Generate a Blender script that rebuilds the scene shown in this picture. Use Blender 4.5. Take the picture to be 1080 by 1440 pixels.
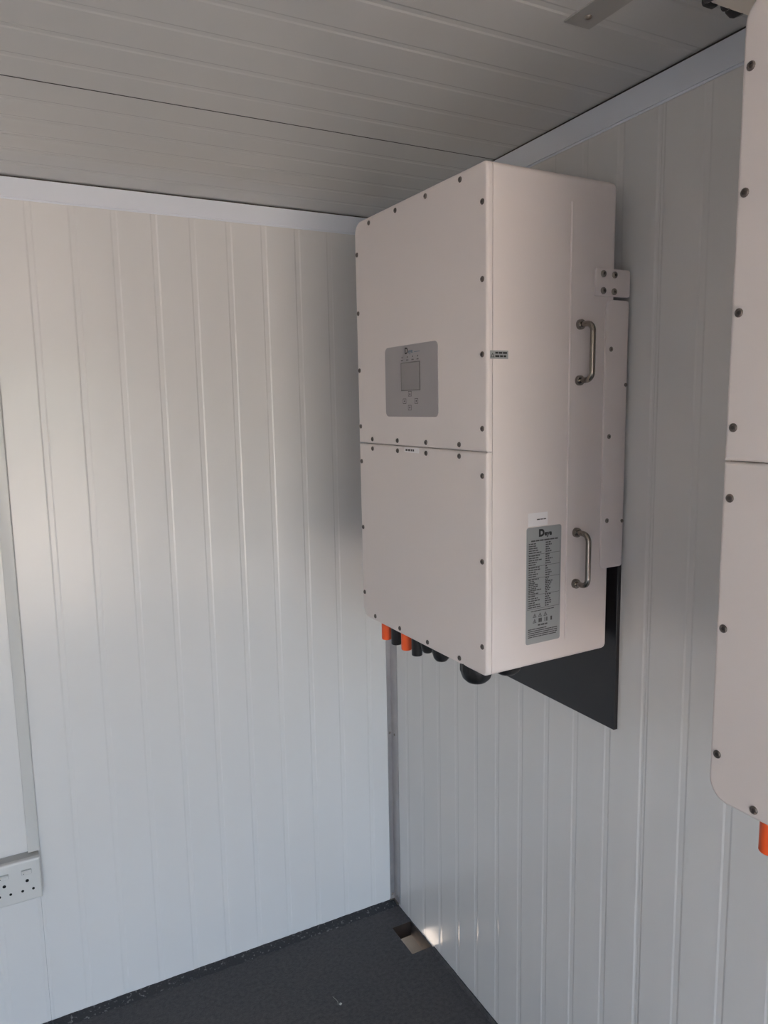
import bpy, bmesh, math, random
from mathutils import Vector, Matrix

# ------------------------------------------------------------------ camera, sky, sun, exposure
SC = bpy.context.scene
COL = SC.collection
for o in list(bpy.data.objects):
    bpy.data.objects.remove(o)

CAM_LOC = Vector((-1.07303, -2.06249, 1.66122))
CAM_YAW, CAM_PITCH, CAM_ROLL = 0.474220, -0.133211, -0.018269
FOCAL_PX = 1030.85                       # for a 1080 x 1440 image
cy, sy = math.cos(CAM_YAW), math.sin(CAM_YAW)
cp, sp = math.cos(CAM_PITCH), math.sin(CAM_PITCH)
fwd = Vector((sy * cp, cy * cp, sp))
r0 = Vector((cy, -sy, 0))
u0 = r0.cross(fwd)
right = math.cos(CAM_ROLL) * r0 + math.sin(CAM_ROLL) * u0
up = -math.sin(CAM_ROLL) * r0 + math.cos(CAM_ROLL) * u0
cam_data = bpy.data.cameras.new('camera')
cam_data.sensor_width = 36.0
cam_data.sensor_fit = 'AUTO'
cam_data.lens = FOCAL_PX / 1440.0 * 36.0
cam_data.clip_start = 0.02
cam = bpy.data.objects.new('camera', cam_data)
COL.objects.link(cam)
m = Matrix((right, up, -fwd)).transposed().to_4x4()
m.translation = CAM_LOC
cam.matrix_world = m
SC.camera = cam

world = bpy.data.worlds.new('sky')
SC.world = world
world.use_nodes = True
wn = world.node_tree.nodes
wl = world.node_tree.links
wn.clear()
sky = wn.new('ShaderNodeTexSky')
sky.sky_type = 'NISHITA'
sky.sun_disc = False
sky.sun_elevation = math.radians(60)
sky.sun_rotation = math.radians(90)
sky.dust_density = 2.5
bg = wn.new('ShaderNodeBackground')
bg.inputs['Strength'].default_value = 0.30
wo = wn.new('ShaderNodeOutputWorld')
wl.new(sky.outputs[0], bg.inputs[0])
wl.new(bg.outputs[0], wo.inputs[0])

sun_data = bpy.data.lights.new('sun_offscreen', 'SUN')
sun_data.energy = 5.0
sun_data.angle = math.radians(0.6)
sun_data.color = (1.0, 0.93, 0.84)
sun = bpy.data.objects.new('sun_offscreen', sun_data)
COL.objects.link(sun)
sun.location = (6, 0.5, 6)
sun.rotation_euler = Vector((-0.5, -0.03, -0.866)).to_track_quat('-Z', 'Y').to_euler()

SC.view_settings.view_transform = 'Standard'
SC.view_settings.look = 'None'
SC.view_settings.gamma = 1.0
SC.view_settings.use_curve_mapping = False
SC.view_settings.exposure = 3.05

# room: corner of the two visible walls at the origin; left wall is y = 0, right wall is x = 0
H = 2.2463
ROOM_X, ROOM_Y = -2.35, -5.0
DOOR_X0, DOOR_X1, DOOR_H = -2.20, -0.30, 2.10     # double doorway in the end wall behind the camera

def opening(name, w, h, loc, rot):      # sampling guide for the daylight in an opening (a portal gives off no light itself)
    p = bpy.data.lights.new(name, 'AREA')
    p.shape = 'RECTANGLE'; p.size = w; p.size_y = h
    p.cycles.is_portal = True
    o = bpy.data.objects.new(name, p)
    COL.objects.link(o)
    o.location = loc; o.rotation_euler = rot
opening('door_daylight_offscreen', DOOR_X1 - DOOR_X0, DOOR_H, ((DOOR_X0 + DOOR_X1) / 2, ROOM_Y - 0.07, DOOR_H / 2), (math.radians(90), 0, 0))

# ------------------------------------------------------------------ helpers
def S(hexrgb):
    def f(c):
        c /= 255.0
        return c / 12.92 if c <= 0.04045 else ((c + 0.055) / 1.055) ** 2.4
    return tuple(f(c) for c in hexrgb) + (1.0,)

def mat(name, rgb, rough=0.4, metal=0.0, spec=0.5, var=0.0, vscale=8.0, bump=0.0, bscale=200.0, coat=0.0, rgb2=None, streak=None):
    mt = bpy.data.materials.new(name)
    mt.use_nodes = True
    nt = mt.node_tree
    b = nt.nodes['Principled BSDF']
    b.inputs['Roughness'].default_value = rough
    b.inputs['Metallic'].default_value = metal
    b.inputs['Specular IOR Level'].default_value = spec
    b.inputs['Coat Weight'].default_value = coat
    c = S(rgb)
    b.inputs['Base Color'].default_value = c
    tc = nt.nodes.new('ShaderNodeTexCoord')
    if var > 0 or rgb2:
        nz = nt.nodes.new('ShaderNodeTexNoise')
        nz.inputs['Scale'].default_value = vscale
        nz.inputs['Detail'].default_value = 4
        if streak:
            mp = nt.nodes.new('ShaderNodeMapping')
            mp.inputs['Scale'].default_value = streak
            nt.links.new(tc.outputs['Object'], mp.inputs[0])
            nt.links.new(mp.outputs[0], nz.inputs['Vector'])
        else:
            nt.links.new(tc.outputs['Object'], nz.inputs['Vector'])
        rp = nt.nodes.new('ShaderNodeValToRGB')
        rp.color_ramp.elements[0].position = 0.3
        rp.color_ramp.elements[1].position = 0.7
        if rgb2:
            rp.color_ramp.elements[0].color = c
            rp.color_ramp.elements[1].color = S(rgb2)
        else:
            rp.color_ramp.elements[0].color = tuple(x * (1 - var) for x in c[:3]) + (1,)
            rp.color_ramp.elements[1].color = tuple(min(1, x * (1 + var)) for x in c[:3]) + (1,)
        nt.links.new(nz.outputs['Fac'], rp.inputs[0])
        nt.links.new(rp.outputs[0], b.inputs['Base Color'])
    if bump > 0:
        n2 = nt.nodes.new('ShaderNodeTexNoise')
        n2.inputs['Scale'].default_value = bscale
        n2.inputs['Detail'].default_value = 3
        nt.links.new(tc.outputs['Object'], n2.inputs['Vector'])
        bp = nt.nodes.new('ShaderNodeBump')
        bp.inputs['Strength'].default_value = bump
        bp.inputs['Distance'].default_value = 0.002
        nt.links.new(n2.outputs['Fac'], bp.inputs['Height'])
        nt.links.new(bp.outputs[0], b.inputs['Normal'])
    return mt

M = {}
M['sheet'] = mat('white_sheet_steel', (226, 224, 222), rough=0.22, var=0.012, vscale=3, bump=0.03, bscale=6, spec=0.5)
M['ceil'] = mat('ceiling_sheet_steel', (208, 206, 202), rough=0.09, var=0.012, vscale=3, bump=0.03, bscale=6, spec=0.5)
M['core'] = mat('insulation_core', (66, 64, 60), rough=0.9)
M['trim'] = mat('painted_trim', (232, 236, 244), rough=0.35, var=0.01)
M['galv'] = mat('galvanised_steel', (184, 180, 180), rough=0.34, metal=0.6, var=0.08, vscale=18)
M['strap'] = mat('grey_strap_steel', (168, 165, 160), rough=0.45, metal=0.15, var=0.03)
M['floor'] = mat('black_floor_coating', (58, 56, 58), rough=0.5, rgb2=(80, 78, 80), vscale=90, bump=0.9, bscale=260)
M['kerb'] = mat('black_kerb_coating', (50, 50, 53), rough=0.5, rgb2=(124, 124, 124), vscale=120, bump=1.0, bscale=160)
_r = M['kerb'].node_tree
for _n in _r.nodes:
    if _n.type == 'VALTORGB':
        _n.color_ramp.elements[0].position = 0.60; _n.color_ramp.elements[1].position = 0.70
    if _n.type == 'TEX_NOISE' and _n.inputs['Scale'].default_value == 120: _n.inputs['Detail'].default_value = 2
M['ply'] = mat('plywood_edge', (58, 43, 33), rough=0.9, rgb2=(34, 27, 22), vscale=40)
M['blocker'] = mat('dark_blocker', (28, 23, 20), rough=0.8, spec=0.3, rgb2=(18, 15, 13), vscale=60)  # for the added block that darkens the floor cut-out
M['ground'] = mat('sandy_ground', (172, 161, 146), rough=0.95, rgb2=(144, 133, 119), vscale=6, bump=0.6, bscale=30)
M['paint'] = mat('warm_white_powder_coat', (232, 222, 218), rough=0.42, var=0.006, vscale=4, bump=0.05, bscale=900)
M['gasket'] = mat('dark_gasket', (70, 64, 62), rough=0.8)
M['screw'] = mat('dark_screw_steel', (104, 96, 92), rough=0.45, metal=0.6)
M['socketrec'] = mat('screw_recess', (72, 65, 62), rough=0.7)
M['steel'] = mat('polished_steel', (150, 142, 134), rough=0.16, metal=1.0)
M['bolt'] = mat('bolt_steel', (150, 142, 134), rough=0.3, metal=0.9)
M['panelgrey'] = mat('grey_display_foil', (166, 161, 162), rough=0.5, var=0.01)
M['lcd'] = mat('lcd_glass', (142, 137, 139), rough=0.08, spec=0.6)
M['lcdframe'] = mat('lcd_surround', (92, 88, 88), rough=0.4)
M['ink'] = mat('dark_print', (46, 44, 44), rough=0.6)
M['inkgrey'] = mat('grey_print', (78, 76, 76), rough=0.6)
M['inkblue'] = mat('blue_print', (84, 112, 128), rough=0.6)
M['label'] = mat('silver_label', (164, 166, 166), rough=0.5, var=0.01)
M['white'] = mat('white_sticker', (244, 240, 240), rough=0.5)
M['orange'] = mat('orange_plastic', (250, 100, 48), rough=0.45, var=0.02)
M['black'] = mat('black_plastic', (30, 29, 30), rough=0.42, var=0.05)
M['board'] = mat('black_board', (36, 34, 36), rough=0.38, var=0.04, vscale=3)
M['pvc'] = mat('white_pvc', (213, 212, 209), rough=0.3, var=0.005)
M['pvcgrey'] = mat('grey_back_box', (184, 184, 182), rough=0.45)
M['hole'] = mat('pin_hole_black', (10, 10, 10), rough=0.9)
M['cream'] = mat('cream_housing', (246, 236, 222), rough=0.45, var=0.02, vscale=20, bump=0.15, bscale=60)
M['chip'] = mat('white_chip', (200, 198, 196), rough=0.7)

class MB:
    """collects faces, builds one mesh object"""
    def __init__(s):
        s.v = []; s.f = []; s.mi = []
    def add(s, vs, fs, mi=0):
        o = len(s.v)
        s.v += [tuple(p) for p in vs]
        s.f += [tuple(i + o for i in f) for f in fs]
        s.mi += [mi] * len(fs)
        return s
    def box(s, x0, x1, y0, y1, z0, z1, mi=0):
        x0, x1 = min(x0, x1), max(x0, x1); y0, y1 = min(y0, y1), max(y0, y1); z0, z1 = min(z0, z1), max(z0, z1)
        v = [(x, y, z) for z in (z0, z1) for y in (y0, y1) for x in (x0, x1)]
        return s.add(v, [(0, 2, 3, 1), (4, 5, 7, 6), (0, 1, 5, 4), (2, 6, 7, 3), (0, 4, 6, 2), (1, 3, 7, 5)], mi)
    def loops(s, ls, cap0=True, cap1=True, mi=0):
        n = len(ls[0]); vs = [p for l in ls for p in l]; fs = []
        for k in range(len(ls) - 1):
            for i in range(n):
                j = (i + 1) % n
                fs.append((k * n + i, k * n + j, (k + 1) * n + j, (k + 1) * n + i))
        if cap0: fs.append(tuple(range(n))[::-1])
        if cap1: fs.append(tuple((len(ls) - 1) * n + i for i in range(n)))
        return s.add(vs, fs, mi)
    def lathe(s, prof, fr, n=24, mi=0, cap0=True, cap1=True):
        """prof: list of (radius, height); fr(a, b, h) -> point"""
        ls = [[fr(r * math.cos(2 * math.pi * i / n), r * math.sin(2 * math.pi * i / n), h) for i in range(n)] for r, h in prof]
        return s.loops(ls, cap0, cap1, mi)
    def build(s, name, mats, parent=None, smooth=None):
        me = bpy.data.meshes.new(name)
        me.from_pydata(s.v, [], s.f)
        if not isinstance(mats, (list, tuple)): mats = [mats]
        for q in mats: me.materials.append(M[q])
        for p, i in zip(me.polygons, s.mi): p.material_index = i
        bm = bmesh.new(); bm.from_mesh(me)
        bmesh.ops.recalc_face_normals(bm, faces=bm.faces)
        bm.to_mesh(me); bm.free()
        if smooth:
            for p in me.polygons: p.use_smooth = True
            me.set_sharp_from_angle(angle=math.radians(smooth))
        return link(name, me, parent)

def link(name, me, parent=None):
    o = bpy.data.objects.new(name, me)
    COL.objects.link(o)
    if parent: o.parent = parent
    return o

def tag(o, label=None, cat=None, group=None, kind=None):
    if label: o['label'] = label
    if cat: o['category'] = cat
    if group: o['group'] = group
    if kind: o['kind'] = kind
    return o

def empty(name, loc):
    e = bpy.data.objects.new(name, None)
    e.empty_display_size = 0.05
    COL.objects.link(e); e.location = loc
    return e

def rrect(u0, u1, v0, v1, r, n=6):
    """rounded rectangle; r = (r00, r10, r11, r01) at corners (u0,v0),(u1,v0),(u1,v1),(u0,v1)"""
    if not isinstance(r, tuple): r = (r,) * 4
    out = []
    for (cu, cv, sgu, sgv, a0, rr) in ((u0, v0, 1, 1, 180, r[0]), (u1, v0, -1, 1, 270, r[1]), (u1, v1, -1, -1, 0, r[2]), (u0, v1, 1, -1, 90, r[3])):
        c = (cu + sgu * rr, cv + sgv * rr)
        for k in range(n + 1):
            a = math.radians(a0 + 90 * k / n)
            out.append((c[0] + rr * math.cos(a), c[1] + rr * math.sin(a)))
    return out

def slab(mb, u0, u1, v0, v1, n0, n1, r, bev, fr, seg=6, bseg=3, back_bev=0.0):
    """rounded plate: outline in (u,v), thickness n0..n1, rounded front edge 'bev' at n1; fr(u,v,n)->point"""
    ls = []
    def ring(inset, n):
        rr = tuple(max(q - inset, 0.0003) for q in (r if isinstance(r, tuple) else (r,) * 4))
        return [fr(a, b, n) for a, b in rrect(u0 + inset, u1 - inset, v0 + inset, v1 - inset, rr, seg)]
    if back_bev > 0:
        for k in range(bseg + 1):
            a = math.pi / 2 * k / bseg
            ls.append(ring(back_bev * (1 - math.sin(a)), n0 + back_bev * (1 - math.cos(a))))
    else:
        ls.append(ring(0, n0))
    if bev > 0:
        for k in range(bseg + 1):
            a = math.pi / 2 * k / bseg
            ls.append(ring(bev * (1 - math.cos(a)), n1 - bev * (1 - math.sin(a))))
    else:
        ls.append(ring(0, n1))
    mb.loops(ls)
    return mb

def tube(mb, pts, rad, n=12):
    pts = [Vector(p) for p in pts]
    ls = []
    prev = None
    for i, p in enumerate(pts):
        t = (pts[min(i + 1, len(pts) - 1)] - pts[max(i - 1, 0)]).normalized()
        a = prev if prev else Vector((0, 0, 1)) if abs(t.z) < 0.9 else Vector((1, 0, 0))
        e1 = (a - t * a.dot(t)).normalized(); e2 = t.cross(e1); prev = e1
        ls.append([p + rad * (math.cos(2 * math.pi * k / n) * e1 + math.sin(2 * math.pi * k / n) * e2) for k in range(n)])
    return mb.loops(ls)

def text_mesh(mb, body, size, fr, u, v, n, bold=0.0, align='LEFT', mi=0):
    """flat lettering: glyph outline at (u,v), height n off the surface"""
    cu = bpy.data.curves.new('lettering', 'FONT')
    cu.body = body; cu.size = size; cu.align_x = align; cu.offset = bold; cu.resolution_u = 3
    ob = bpy.data.objects.new('lettering', cu)
    COL.objects.link(ob)
    dg = bpy.context.evaluated_depsgraph_get()
    me = bpy.data.meshes.new_from_object(ob.evaluated_get(dg))
    mb.add([fr(u + p.co.x, v + p.co.y, n) for p in me.vertices], [tuple(p.vertices) for p in me.polygons], mi)
    bpy.data.objects.remove(ob); bpy.data.curves.remove(cu); bpy.data.meshes.remove(me)
    return mb

def words(mb, u0, u1, v, h, n, fr, rng, lo=0.002, hi=0.008, mi=0):
    """a row of print too small to read: word-long marks"""
    u = u0
    while u < u1 - lo * 0.5:
        w = min(rng.uniform(lo, hi), u1 - u)
        mb.add([fr(u, v, n), fr(u + w, v, n), fr(u + w, v + h, n), fr(u, v + h, n)], [(0, 1, 2, 3)], mi)
        u += w + h * 0.45
    return mb

# ------------------------------------------------------------------ the setting
def ribbed_panel(name, parent, u0, u1, v0, v1, ribs, fr, material, gap=0.0002, gw=0.0095, gd=0.0009, joint=True):
    """sheet-steel panel with shallow pressed grooves running along v; panels meet in the middle of a groove"""
    prof = [(u0 + gap, -0.006)]
    prof += [(u0 + gap, -gd * 1.4), (u0 + gw * 0.55, -gd * 1.4), (u0 + gw, 0)] if joint else [(u0 + gap, 0)]
    for c in sorted(ribs):
        prof += [(c - gw, 0), (c - gw * 0.55, -gd), (c + gw * 0.55, -gd), (c + gw, 0)]
    prof += [(u1 - gw, 0), (u1 - gw * 0.55, -gd * 1.4), (u1 - gap, -gd * 1.4)] if joint else [(u1 - gap, 0)]
    prof += [(u1 - gap, -0.006)]
    mb = MB()
    mb.loops([[fr(u, v0, n) for u, n in prof], [fr(u, v1, n) for u, n in prof]])
    return mb.build(name, material, parent)

def split(ribs, u0, u1):
    return [c for c in ribs if u0 + 0.02 < c < u1 - 0.02]

# left wall: plane y = 0, u = x
fl = lambda u, v, n: (u, -n, v)
wall_left = tag(MB().box(ROOM_X - 0.06, 0.06, 0.006, 0.06, -0.05, H + 0.06).build('wall_left', 'core'), kind='structure')
lr = [-0.08 - 0.1 * k for k in range(23)]
for a, b in ((-1.08, 0.0), (-2.08, -1.08), (ROOM_X, -2.08)):
    ribbed_panel('wall_panel', wall_left, a, b, 0, H, split(lr, a, b), fl, 'sheet')
# right wall: plane x = 0, u = y
frr = lambda u, v, n: (-n, u, v)
wall_right = tag(MB().box(0.006, 0.06, ROOM_Y - 0.06, 0.006, -0.05, H + 0.06).build('wall_right', 'core'), kind='structure')
rr_ = [-0.105 - 0.0968 * k for k in range(52)]
for a, b in ((-1.073, 0.0), (-2.041, -1.073), (-3.009, -2.041), (-3.977, -3.009), (ROOM_Y, -3.977)):
    ribbed_panel('wall_panel', wall_right, a, b, 0, H, split(rr_, a, b), frr, 'sheet')
# ceiling: plane z = H, u = y
fc = lambda u, v, n: (v, u, H - n)
ceiling = tag(MB().box(ROOM_X - 0.06, 0.06, ROOM_Y - 0.06, 0.06, H + 0.006, H + 0.06).build('ceiling', 'core'), kind='structure')
cr = [-0.108 - 0.094 * k for k in range(5)] + [-0.663 - 0.097 * k for k in range(46)]
for a, b in ((-0.578, 0.0), (-1.545, -0.578), (-2.515, -1.545), (-3.485, -2.515), (-4.455, -3.485), (ROOM_Y, -4.455)):
    ribbed_panel('ceiling_panel', ceiling, a, b, ROOM_X, 0, split(cr, a, b), fc, 'ceil', gap=0.0014, joint=False)
    if b < 0:
        MB().box(ROOM_X, 0, b - 0.0014, b + 0.0014, H - 0.0004, H + 0.0059).build('joint_strip', 'gasket', ceiling)
# two walls behind the camera; the end one has the doorway the daylight comes through
tag(MB().box(ROOM_X - 0.06, ROOM_X, ROOM_Y - 0.06, 0.06, -0.05, H + 0.06).build('wall_side', 'sheet'), kind='structure')
wb = MB()
wb.box(ROOM_X, DOOR_X0, ROOM_Y - 0.06, ROOM_Y, -0.05, H)
wb.box(DOOR_X1, 0, ROOM_Y - 0.06, ROOM_Y, -0.05, H)
wb.box(DOOR_X0, DOOR_X1, ROOM_Y - 0.06, ROOM_Y, DOOR_H, H)
tag(wb.build('wall_back', 'sheet'), kind='structure')

# floor with the cut-out by the right wall
HX0, HY0, HY1 = -0.072, -0.25, -0.118
fb = MB()
xs = [ROOM_X, HX0, -0.004, 0.006]; ys = [ROOM_Y, HY0, HY1, 0.006]
for zz in (0.0, -0.05):
    o = len(fb.v)
    fb.v += [(x, y, zz) for y in ys for x in xs]
    for j in range(3):
        for i in range(3):
            if (i, j) == (1, 1): continue
            q = (o + j * 4 + i, o + j * 4 + i + 1, o + (j + 1) * 4 + i + 1, o + (j + 1) * 4 + i)
            fb.f.append(q if zz == 0 else q[::-1]); fb.mi.append(0)
def side(a, b, mi):
    fb.f.append((a, b, b + 16, a + 16)); fb.mi.append(mi)
for a, b in ((5, 6), (6, 10), (10, 9), (9, 5)): side(b, a, 1)
for i in range(3):
    side(i + 1, i, 0); side(12 + i, 13 + i, 0); side(4 * i, 4 * i + 4, 0); side(4 * i + 7, 4 * i + 3, 0)
floor = tag(fb.build('floor', ['floor', 'ply']), kind='structure')
tag(MB().box(0.0, 0.06, ROOM_Y - 0.06, 0.06, -0.24, -0.05).build('cutout_blocker', 'blocker'), kind='structure')      # block added under the right wall to keep the view through the cut-out dark
gp = MB(); gp.box(-30, 30, -34, 26, -0.36, -0.30)
tag(gp.build('ground', 'ground'), kind='structure')

# kerb strips where the floor coating turns up along the walls
rng = random.Random(4)
def kerb(name, u0, u1, w, h, fr, mt, step=0.012):
    n = int((u1 - u0) / step); ls = []
    for k in range(n + 1):
        u = u0 + (u1 - u0) * k / n
        ww = w * rng.uniform(0.9, 1.08); hh = h * rng.uniform(0.93, 1.06)
        ls.append([fr(u, -0.001, 0.0005), fr(u, -0.001, ww), fr(u, 0.0018, ww * 0.93), fr(u, hh * 0.55, ww * 0.4), fr(u, hh, 0.004 * rng.uniform(0.6, 1.4)), fr(u, hh, 0.0005)])
    return tag(MB().loops(ls).build(name, mt, smooth=50), kind='structure')
kerb('baseboard_left', ROOM_X, -0.002, 0.032, 0.010, lambda u, v, n: (u, -n, v), 'kerb')
kerb('baseboard_right', ROOM_Y, -0.262, 0.012, 0.008, lambda u, v, n: (-n, u, v), 'floor')

# top trims (painted angle) and the galvanised corner angle
TZ0 = 2.196
t1 = MB(); t1.box(ROOM_X, -0.003, -0.0045, 0.0, TZ0, H - 0.0035); t1.box(ROOM_X, -0.003, -0.0015, 0.0, TZ0 - 0.004, TZ0)
tag(t1.build('trim_1', 'trim'), kind='structure')
t2 = MB(); t2.box(-0.0045, 0.0, ROOM_Y, -0.0045, TZ0, H - 0.0035); t2.box(-0.0015, 0.0, ROOM_Y, -0.0045, TZ0 - 0.004, TZ0)
tag(t2.build('trim_2', 'trim'), kind='structure')
# dark sealing joint between trim and ceiling
j1 = MB(); j1.box(ROOM_X, -0.003, -0.003, 0, H - 0.0036, H - 0.0002); tag(j1.build('trim_3', 'gasket'), kind='structure')
j2 = MB(); j2.box(-0.0035, 0, ROOM_Y, -0.0045, H - 0.0036, H - 0.0002); tag(j2.build('trim_4', 'gasket'), kind='structure')
t3 = MB()
t3.box(-0.017, -0.0008, -0.0028, -0.0004, 0.012, TZ0 - 0.004); t3.box(-0.0028, -0.0004, -0.044, -0.0004, 0.012, TZ0 - 0.004)
corner = tag(t3.build('trim_5', 'galv'), kind='structure')
for z in (0.03, 0.61, 1.2, 1.8):
    for fr in (lambda a, b, h: (-0.0095 + a, -0.0028 - h, z + b), lambda a, b, h: (-0.0028 - h, -0.024 + a, z + b)):
        MB().lathe([(0.0042, 0), (0.0042, 0.0008), (0.0030, 0.0022), (0.0012, 0.0028)], fr, 12).build('screw', 'bolt', corner, smooth=40)
ft = MB(); ft.box(-0.02, -0.0005, -0.006, -0.0005, 0.0, 0.0125); ft.box(-0.006, -0.0005, -0.03, -0.0005, 0.0, 0.0125)
ft.build('foot_bracket', 'bolt', corner)

# ------------------------------------------------------------------ inverter
D, W, HH = 0.2991, 0.4770, 0.884
SPLIT = 0.4055
R_, RN = 0.026, 0.011      # corner radius on the far and on the near edge
POSE = Matrix.Rotation(0.034647, 4, 'Z') @ Matrix.Rotation(0.009515, 4, 'X') @ Matrix.Rotation(-0.006518, 4, 'Y')

def front(u, v, n):      # u = reading direction (right) on the front, 0 at the side away from the camera
    return (-(D + n), W - u, v)
def fw(w, h, n):         # w measured from the near side
    return (-(D + n), w, h)
def sidef(s):            # s=0: near side (faces -y); s=1: far side.  arguments d (from back), h, n outwards
    if s == 0: return lambda d, h, n: (-d, -n, h)
    return lambda d, h, n: (-d, W + n, h)

def make_inverter(label):
    root = empty('inverter', (0, 0, 0))
    tag(root, label, 'inverter', 'wall inverters')
    # body
    mb = MB(); slab(mb, 0, W, 0, HH, 0.0, 0.2864, (RN, R_, R_, RN), 0.0008, lambda u, v, n: (-n, u, v), seg=8, bseg=4, back_bev=0.011)
    body = mb.build('body', 'paint', root, smooth=35)
    mb = MB(); slab(mb, 0.0025, W - 0.0025, 0.0025, HH - 0.0025, 0.2860, 0.2895, (RN, R_, R_, RN), 0, lambda u, v, n: (-n, u, v), seg=6)
    mb.build('gasket', 'gasket', body)
    # two front covers with rounded edges
    lid = lambda u, v, n: (-n, u, v)
    mb = MB(); slab(mb, 0, W, SPLIT + 0.0004, HH, 0.2880, D, (0.001, 0.001, R_, RN), 0.0048, lid, seg=8, bseg=5)
    top = mb.build('upper_cover', 'paint', root, smooth=35)
    mb = MB(); slab(mb, 0, W, 0, SPLIT - 0.0004, 0.2880, D, (RN, R_, 0.001, 0.001), 0.0048, lid, seg=8, bseg=5)
    bot = mb.build('lower_cover', 'paint', root, smooth=35)
    # cover screws
    up_s = [(0.0125, h) for h in (0.820, 0.696, 0.572, 0.446)] + [(W - 0.0105, h) for h in (0.816, 0.691, 0.567, 0.443)]
    up_s += [(w, HH - 0.0130) for w in (0.076, 0.187, 0.298, 0.409)] + [(w, SPLIT + 0.0105) for w in (0.082, 0.194, 0.304, 0.413)]
    lo_s = [(0.0125, h) for h in (0.364, 0.211, 0.054)] + [(W - 0.0105, h) for h in (0.364, 0.212, 0.058)]
    lo_s += [(w, 0.0115) for w in (0.084, 0.196, 0.307, 0.417)] + [(w, SPLIT - 0.0105) for w in (0.082, 0.194, 0.304, 0.413)]
    scr = None
    for par, lst in ((top, up_s), (bot, lo_s)):
        for (w, h) in lst:
            if scr is None:
                mb = MB()
                f0 = lambda a, b, n: (-n, a, b)
                mb.lathe([(0.0050, -0.001), (0.0050, 0.0006), (0.0041, 0.0018), (0.0024, 0.0020), (0.0021, 0.0008)], f0, 14)
                mb.mi[-1] = 1
                o = mb.build('screw', ['screw', 'socketrec'], par, smooth=40); scr = o.data
            else:
                o = link('screw', scr, par)
            o.location = (-D, w, h)
    # display
    mb = MB(); slab(mb, 0.149, 0.349, 0.4655, 0.6070, -0.0005, 0.0009, 0.011, 0.0004, fw, seg=5, bseg=1)
    disp = mb.build('display_panel', 'panelgrey', root, smooth=30)
    mb = MB(); slab(mb, 0.211, 0.284, 0.5170, 0.5735, 0.0005, 0.0014, 0.001, 0.0002, fw, seg=2, bseg=1)
    mb.build('screen_frame', 'lcdframe', disp)
    mb = MB(); slab(mb, 0.2135, 0.2815, 0.5190, 0.5715, 0.0010, 0.0017, 0.001, 0.0002, fw, seg=2, bseg=1)
    mb.build('screen', 'lcd', disp)
    for (w, h, k) in ((0.250, 0.511, 'u'), (0.271, 0.4965, 'e'), (0.226, 0.4965, 'k'), (0.251, 0.4835, 'd')):
        mb = MB()
        a, b_ = 0.0065, 0.0052
        for (p0, p1, q0, q1) in ((-a, a, b_ - 0.001, b_), (-a, a, -b_, -b_ + 0.001), (-a, -a + 0.0012, -b_, b_), (a - 0.0012, a, -b_, b_)):
            mb.add([fw(w + p0, h + q0, 0.0012), fw(w + p1, h + q0, 0.0012), fw(w + p1, h + q1, 0.0012), fw(w + p0, h + q1, 0.0012)], [(0, 1, 2, 3)])
        tri = {'u': [(-.003, -.002), (.003, -.002), (0, .0025)], 'd': [(-.003, .002), (.003, .002), (0, -.0025)],
               'e': [(.003, 0), (-.002, .0025), (-.002, -.0025)], 'k': [(-.003, 0), (.002, .0025), (.002, -.0025)]}[k]
        mb.add([fw(w + p, h + q, 0.0012) for p, q in tri], [(0, 1, 2)])
        mb.build('button', 'inkgrey', disp)
    pr = MB()
    text_mesh(pr, 'D', 0.0170, front, W - 0.268, 0.5900, 0.0012, bold=0.0006)
    pr.build('logo_letter', 'ink', disp)
    pr = MB()
    text_mesh(pr, 'eye', 0.0120, front, W - 0.2545, 0.5905, 0.0012, bold=0.0003)
    pr.add([front(W - 0.232, 0.5915, .0012), front(W - 0.211, 0.5915, .0012), front(W - 0.211, 0.5925, .0012), front(W - 0.232, 0.5925, .0012)], [(0, 1, 2, 3)])
    pr.build('logo_lettering', 'inkblue', disp)
    pr = MB(); rg = random.Random(2)
    for c in (0.279, 0.258, 0.238, 0.219):
        words(pr, W - c - 0.004, W - c + 0.004, 0.5765, 0.0022, 0.0012, front, rg, 0.002, 0.004)
        pr.lathe([(0.0016, 0.0011), (0.0012, 0.0014)], lambda a, b, h: (-(D + h), c + a, 0.5835 + b), 8)
    pr.build('indicator_print', 'inkgrey', disp)
    # little sticker on the lower cover
    mb = MB(); slab(mb, 0.220, 0.276, 0.3935, 0.4038, -0.0003, 0.0004, 0.0006, 0, fw, seg=2)
    st = mb.build('sticker', 'white', root)
    words(MB(), 0, 0, 0, 0, 0, front, rg)
    pr = MB(); words(pr, W - 0.271, W - 0.238, 0.3963, 0.0042, 0.0006, front, rg, 0.004, 0.011); pr.build('print', 'inkgrey', st)

    # near side: crease, labels
    f0 = sidef(0)
    for s in (0, 1):
        f = sidef(s)
        mb = MB(); slab(mb, 0.1106, 0.1148, 0.040, 0.838, -0.001, 0.0032, 0.0016, 0.0014, f, seg=3, bseg=2)
        mb.build('crease', 'paint', body, smooth=40)
    mb = MB(); slab(mb, 0.2540, 0.2925, 0.5640, 0.5780, -0.0004, 0.0005, 0.0006, 0, f0, seg=2)
    wl_ = mb.build('warning_label', 'label', root)
    fs = lambda u, v, n: (u, -n, v)          # reading frame on the near side: u = -d
    pr = MB()
    words(pr, -0.282, -0.2565, 0.5725, 0.0030, 0.0009, fs, rg, 0.004, 0.009)
    words(pr, -0.282, -0.2565, 0.5668, 0.0032, 0.0009, fs, rg, 0.003, 0.009)
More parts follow.
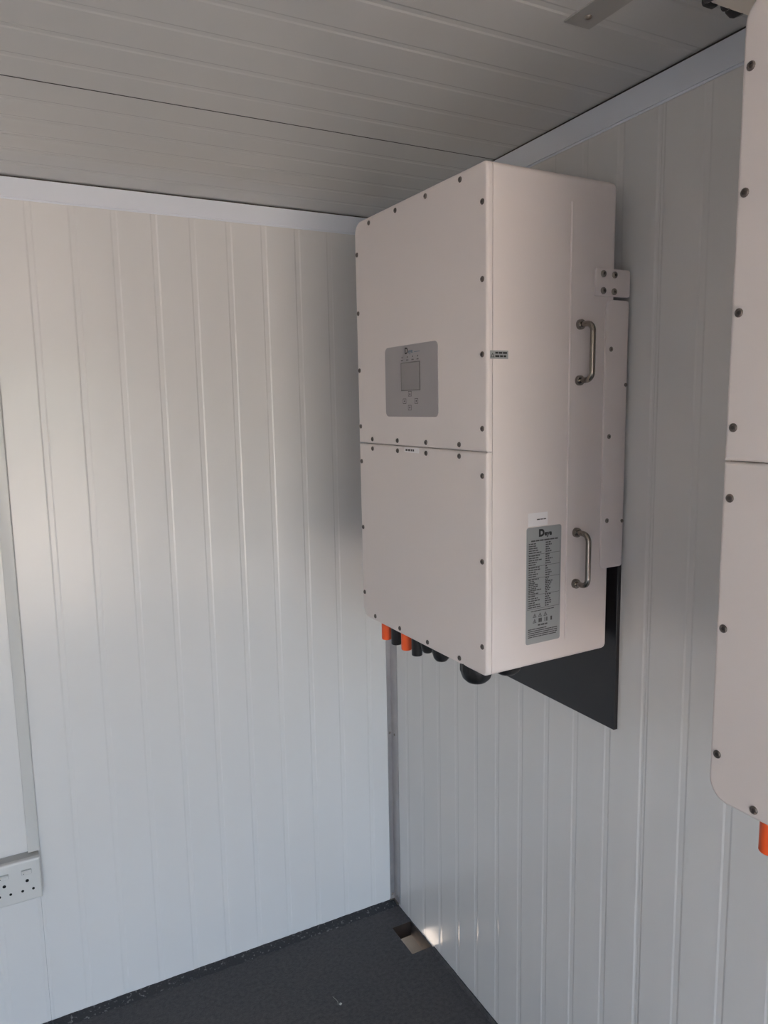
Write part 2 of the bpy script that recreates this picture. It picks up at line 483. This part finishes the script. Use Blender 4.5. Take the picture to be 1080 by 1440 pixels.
    for (aa, bb) in ((0.0045, 'o'),):
        x0, z0 = -0.2878, 0.5665
        t = [(-0.0042, 0), (0.0042, 0), (0, 0.0075)]; ti = [(-0.0026, 0.0009), (0.0026, 0.0009), (0, 0.0055)]
        pr.add([fs(x0 + p, z0 + q, 0.0009) for p, q in t + ti], [(0, 1, 4, 3), (1, 2, 5, 4), (2, 0, 3, 5)])
    pr.build('print', 'ink', wl_)
    mb = MB(); slab(mb, 0.160, 0.2055, 0.2660, 0.2905, -0.0004, 0.0005, 0.0008, 0, f0, seg=2)
    sl = mb.build('serial_label', 'white', root)
    pr = MB(); words(pr, -0.186, -0.163, 0.2770, 0.0020, 0.0008, fs, rg, 0.006, 0.012); pr.build('print', 'inkgrey', sl)
    mb = MB(); slab(mb, 0.1265, 0.2095, 0.0440, 0.2640, -0.0004, 0.0006, 0.0045, 0, f0, seg=4)
    rl = mb.build('rating_label', 'label', root)
    pr = MB()
    text_mesh(pr, 'D', 0.0175, fs, -0.1810, 0.2465, 0.0009, bold=0.0012)
    text_mesh(pr, 'eye', 0.0125, fs, -0.1675, 0.2468, 0.0009, bold=0.0006)
    pr.build('logo_lettering', 'ink', rl)
    pr = MB()
    words(pr, -0.199, -0.135, 0.2375, 0.0026, 0.0009, fs, rg, 0.006, 0.014)
    z = 0.2325
    for rows in (5, 5, 5, 9, 6):
        for k in range(rows):
            words(pr, -0.2045, -0.2045 + rg.uniform(0.014, 0.032), z, 0.0021, 0.0009, fs, rg, 0.004, 0.010)
            words(pr, -0.1645, -0.1645 + rg.uniform(0.006, 0.018), z, 0.0023, 0.0009, fs, rg, 0.003, 0.006)
            z -= 0.0042 if rows < 9 else 0.0034
        pr.add([fs(-0.2065, z + 0.0014, .0009), fs(-0.1295, z + 0.0014, .0009), fs(-0.1295, z + 0.0020, .0009), fs(-0.2065, z + 0.0020, .0009)], [(0, 1, 2, 3)])
        z -= 0.0012
    for a in (-0.2065, -0.1300):
        pr.add([fs(a, z + 0.002, .0009), fs(a + 0.0005, z + 0.002, .0009), fs(a + 0.0005, 0.2355, .0009), fs(a, 0.2355, .0009)], [(0, 1, 2, 3)])
    words(pr, -0.198, -0.142, z - 0.002, 0.0016, 0.0009, fs, rg, 0.005, 0.012)
    zi = z - 0.0135
    for row, lst in ((0, (-0.189, -0.176, -0.163)), (1, (-0.189,))):
        for x0 in lst:
            z0 = zi - row * 0.0105
            t = [(-0.0046, 0), (0.0046, 0), (0, 0.0080)]; ti = [(-0.0030, 0.0010), (0.0030, 0.0010), (0, 0.0060)]
            pr.add([fs(x0 + p, z0 + q, 0.0009) for p, q in t + ti], [(0, 1, 4, 3), (1, 2, 5, 4), (2, 0, 3, 5)])
            pr.add([fs(x0 - 0.0007, z0 + 0.0016, .0009), fs(x0 + 0.0007, z0 + 0.0016, .0009), fs(x0 + 0.0007, z0 + 0.0048, .0009), fs(x0 - 0.0007, z0 + 0.0048, .0009)], [(0, 1, 2, 3)])
    z0 = zi - 0.0105
    for (a, b_) in ((-0.1795, -0.1760), (-0.1755, -0.1715), (-0.1650, -0.1632), (-0.1608, -0.1580), (-0.1505, -0.1465)):
        pr.add([fs(a, z0, .0009), fs(b_, z0, .0009), fs(b_, z0 + 0.0078, .0009), fs(a, z0 + 0.0078, .0009)], [(0, 1, 2, 3)])
    words(pr, -0.181, -0.158, z0 - 0.0065, 0.0028, 0.0009, fs, rg, 0.006, 0.012)
    z = z0 - 0.0125
    k = 0
    while z > 0.0505:
        if k not in (5, 11):
            words(pr, -0.2045, -0.1335 - (rg.random() < 0.25) * rg.uniform(0.01, 0.05), z, 0.0018, 0.0009, fs, rg, 0.008, 0.020)
        z -= 0.0037; k += 1
    pr.build('print', 'inkgrey', rl)

    # mounting plate, bracket flange, handles on both sides
    for s in (0, 1):
        f = sidef(s)
        mb = MB(); slab(mb, -0.0315, 0.0545, 0.6805, 0.7295, -0.001, 0.0042, (0.005, 0.002, 0.002, 0.005), 0.0008, f, seg=4, bseg=2)
        mp = mb.build('mounting_plate', 'paint', root, smooth=40)
        for (d, h) in ((0.038, 0.7195), (0.0095, 0.7190), (0.0375, 0.6895), (0.0100, 0.6890)):
            mb = MB()
            mb.lathe([(0.0062, 0.003), (0.0062, 0.0062), (0.0050, 0.0075), (0.0030, 0.0080), (0.0024, 0.0060)], lambda a, b, n: f(d + a, h + b, n), 16)
            mb.mi[-1] = 1
            mb.build('bolt', ['bolt', 'socketrec'], mp, smooth=40)
        mb = MB(); slab(mb, -0.0310, 0.0268, 0.1660, 0.6745, -0.001, 0.0036, (0.006, 0.010, 0.017, 0.006), 0.0010, f, seg=6, bseg=2)
        fg = mb.build('bracket_flange', 'paint', root, smooth=40)
        for h in (0.585, 0.422, 0.260):
            mb = MB()
            mb.lathe([(0.0046, 0.002), (0.0046, 0.0044), (0.0034, 0.0054), (0.0020, 0.0056), (0.0017, 0.0042)], lambda a, b, n: f(0.0130 + a, h + b, n), 14)
            mb.mi[-1] = 1
            mb.build('screw', ['bolt', 'socketrec'], fg, smooth=40)
        for h in (0.519, 0.257):
            mb = MB(); mb.lathe([(0.0035, 0.0), (0.0035, 0.004), (0.002, 0.006)], lambda a, b, n: f(-0.0240 + n * 0.3, h + a, 0.004 + b + 0.004), 10)
            mb.build('wall_bolt', 'bolt', fg, smooth=40)
        for (h0, h1) in ((0.5275, 0.6275), (0.1455, 0.2445)):
            d0, st_ = 0.0895, 0.0335
            pts = [(d0, h1, -0.002), (d0, h1, 0.018)]
            rb = 0.0145
            for k in range(1, 9):
                a = math.pi / 2 * k / 8
                pts.append((d0, h1 - rb * (1 - math.cos(a)), st_ - rb + rb * math.sin(a)))
            q = [(d, h0 + h1 - h, n) for d, h, n in pts]
            pts = pts + q[::-1]
            mb = MB(); tube(mb, [f(*p) for p in pts], 0.0052, 14)
            hd = mb.build('handle', 'steel', root, smooth=50)
            for h in (h0, h1):
                mb = MB(); mb.lathe([(0.0092, -0.001), (0.0092, 0.0055), (0.0080, 0.0075), (0.0056, 0.0080)], lambda a, b, n: f(d0 + a, h + b, n), 20)
                mb.build('collar', 'steel', hd, smooth=40)

    # connectors under the unit
    dn = lambda d, w: (lambda a, b, n: (-(d + a), w + b, -n))
    for i, w in enumerate((0.412, 0.368, 0.324, 0.280)):
        mb = MB()
        mb.lathe([(0.0085, -0.004), (0.0085, 0.006), (0.0116, 0.0062), (0.0116, 0.0440), (0.0108, 0.0452), (0.0062, 0.0452), (0.0062, 0.0300)], dn(0.273, w), 22)
        mb.mi[-1] = 1
        for k in range(22): mb.mi[k] = 1
        mb.build('orange_connector' if i % 2 == 0 else 'black_connector', ['orange' if i % 2 == 0 else 'black', 'black'], root, smooth=40)
    def gland(nm, d, w, r, h):
        mb = MB()
        mb.lathe([(r, -0.004), (r, h * 0.30), (r * 0.97, h * 0.52), (r * 0.86, h * 0.78), (r * 0.66, h * 0.95), (r * 0.58, h), (r * 0.40, h), (r * 0.36, h * 0.9)], dn(d, w), 28)
        g = mb.build(nm, 'black', root, smooth=30)
        rb = MB()
        for k in range(14):
            a = 2 * math.pi * k / 14; c, s_ = math.cos(a), math.sin(a)
            fr = dn(d, w)
            vs = []
            for (rr, n) in ((r * 0.97, 0.001), (r + 0.0008, 0.001), (r + 0.0008, h * 0.34), (r * 0.95, h * 0.56)):
                for t in (-0.0011, 0.0011):
                    vs.append(fr(rr * c - t * s_, rr * s_ + t * c, n))
            rb.add(vs, [(0, 1, 3, 2), (2, 3, 5, 4), (4, 5, 7, 6), (0, 2, 4, 6), (1, 7, 5, 3)])
        rb.build('grip_ribs', 'black', g)
    gland('cable_gland', 0.274, 0.236, 0.0145, 0.026)
    gland('cable_gland', 0.274, 0.184, 0.0185, 0.028)
    gland('cable_gland', 0.268, 0.0725, 0.0310, 0.0365)
    gland('cable_gland', 0.196, 0.0710, 0.0300, 0.0340)
    return root

def copy_tree(o, parent=None):
    c = o.copy(); COL.objects.link(c); c.parent = parent
    for ch in [q for q in bpy.data.objects if q.parent == o]:
        copy_tree(ch, c)
    return c

inv = make_inverter('white wall inverter with grey display panel, hung over a black backing board by the corner')
inv.matrix_world = Matrix.Translation((-0.0350, -1.00484, 1.18844)) @ POSE
inv2 = copy_tree(inv)
inv2.matrix_world = Matrix.Translation((-0.0350, -1.00484 - 0.959, 1.18844 + 0.005)) @ POSE
inv2['label'] = 'white wall inverter hanging below the cream box on the ceiling'

# black backing board on the right wall
mb = MB(); slab(mb, -1.0035, -0.535, 1.010, 1.855, 0.0003, 0.0095, 0.002, 0.0008, frr, seg=2, bseg=1)
bd = mb.build('backing_board', 'board')
tag(bd, 'flat black backing board fixed to the wall behind the inverter', 'board')

# ------------------------------------------------------------------ left wall: trunking and double socket
tr = empty('cable_trunking', (-1.0875, 0, 0.5235))
tag(tr, 'narrow white plastic trunking running down the wall to the double socket', 'trunking')
mb = MB(); mb.box(-0.0125, 0.0125, -0.009, 0.0, 0, H - 0.5235 - 0.052); mb.build('base', 'pvc', tr)
mb = MB(); slab(mb, -0.0140, 0.0140, 0.0, H - 0.5235 - 0.052, 0.008, 0.0145, 0.0008, 0.0014, lambda u, v, n: (u, -n, v), seg=2, bseg=2); mb.build('lid', 'pvc', tr, smooth=40)

sx0, sx1, sz0, sz1 = -1.2200, -1.0745, 0.4075, 0.5225
so = empty('power_socket', ((sx0 + sx1) / 2, 0, sz0))
tag(so, 'white double power socket with round pin holes on a surface box', 'socket')
cx = (sx0 + sx1) / 2
fsok = lambda u, v, n: (u - cx, -n, v - sz0)
mb = MB(); slab(mb, sx0 + 0.002, sx1 - 0.002, sz0 + 0.002, sz1 - 0.002, 0.0, 0.034, 0.003, 0, fsok, seg=3); mb.build('back_box', 'pvcgrey', so, smooth=40)
mb = MB(); slab(mb, sx0, sx1, sz0, sz1, 0.033, 0.046, 0.004, 0.0055, fsok, seg=4, bseg=4); fp = mb.build('faceplate', 'pvc', so, smooth=35)
for ex in (-1.1085, -1.1620):
    mb = MB(); slab(mb, ex - 0.0125, ex + 0.0125, 0.4825, 0.4985, 0.0455, 0.0464, 0.003, 0.0003, fsok, seg=3, bseg=1); sr = mb.build('switch_surround', 'pvcgrey', fp)
    mb = MB()
    prof = [(0.4838, 0.046), (0.4838, 0.0475), (0.4905, 0.0480), (0.4972, 0.0500), (0.4972, 0.046)]
    mb.loops([[fsok(u, v, n) for v, n in prof] for u in (ex - 0.0112, ex + 0.0112)])
    sw = mb.build('switch', 'pvc', fp)
    mb = MB(); mb.lathe([(0.0012, 0.0470), (0.0010, 0.0488)], lambda a, b, n: fsok(ex - 0.007 + a, 0.4875 + b, n), 8); mb.build('switch_mark', 'inkgrey', sw)
    for (px, pz, r) in ((ex, 0.4660, 0.0042), (ex - 0.0125, 0.4400, 0.0034), (ex + 0.0130, 0.4400, 0.0034)):
        mb = MB(); mb.lathe([(r, 0.0450), (r, 0.0463)], lambda a, b, n: fsok(px + a, pz + b, n), 16); mb.build('pin_hole', 'hole', fp)

# ------------------------------------------------------------------ ceiling: strap and the cream box
sp_ = empty('metal_strap', (-0.2460, -1.127, H))
tag(sp_, 'flat grey metal strap screwed to the ceiling', 'strap')
mb = MB(); mb.box(-0.0255, 0.0245, -1.0, 0.0, -0.0025, 0.0012); mb.build('strip', 'strap', sp_)
for y in (-0.028, -0.5, -0.95):
    mb = MB(); mb.lathe([(0.0058, 0.002), (0.0058, 0.0032), (0.0044, 0.0052), (0.0018, 0.0064)], lambda a, b, n: (-0.003 + a, y + b, -n), 14)
    mb.build('screw', 'bolt', sp_, smooth=60)

bx = empty('ceiling_box', (-0.12, -1.42, H))
tag(bx, 'cream box with black knobs fixed below the ceiling strap', 'box')
fbx = lambda u, v, n: (u + 0.12, -n + 1.42, v - H)      # u = x, v = z, n = -y
mb = MB(); slab(mb, -0.2400, -0.030, 2.1690, H - 0.0023, 1.3620, 1.4700, 0.006, 0.003, fbx, seg=4, bseg=2, back_bev=0.003)
mb.build('housing', 'cream', bx, smooth=40)
mb = MB(); slab(mb, -0.2480, -0.2380, 2.1670, 2.2100, 1.3600, 1.4680, 0.005, 0.002, fbx, seg=4, bseg=2, back_bev=0.003)
mb.build('end_cap', 'black', bx, smooth=40)
mb = MB(); slab(mb, -0.2440, -0.2220, 2.1670, 2.1840, 1.3560, 1.3640, 0.004, 0.002, fbx, seg=4, bseg=2)
mb.build('clip', 'black', bx, smooth=40)
for (x, r, h, n) in ((-0.2020, 0.0062, 0.010, 8), (-0.1765, 0.0155, 0.0210, 8), (-0.0900, 0.0145, 0.0190, 8)):
    mb = MB(); mb.lathe([(r, -0.004), (r, h * 0.55), (r * 0.8, h * 0.85), (r * 0.4, h)], lambda a, b, q: fbx(x + a, 2.1690 + r + b, 1.3625 - q), n)
    mb.build('knob', 'black', bx, smooth=30)

# ------------------------------------------------------------------ small debris on the floor
mb = MB(); slab(mb, -0.0035, 0.0035, -0.003, 0.003, -0.0002, 0.0022, 0.001, 0.0004, lambda u, v, n: (u, v, n), seg=2, bseg=1)
ch = mb.build('paper_chip', 'chip'); ch.location = (-0.3468, -0.3216, 0.0); ch.rotation_euler = (0, 0, 0.5)
tag(ch, 'tiny white chip lying on the black floor', 'chip')

mb = MB(); tube(mb, [(-0.004 + 0.003 * math.sin(k * 0.5), 0.004 * k - 0.014, 0.0009 + 0.0006 * math.sin(k)) for k in range(9)], 0.0007, 6)
th = mb.build('thread', 'strap', smooth=60); th.location = (-0.3500, -0.3060, 0.0)
tag(th, 'short pale thread lying beside the white chip on the floor', 'thread')
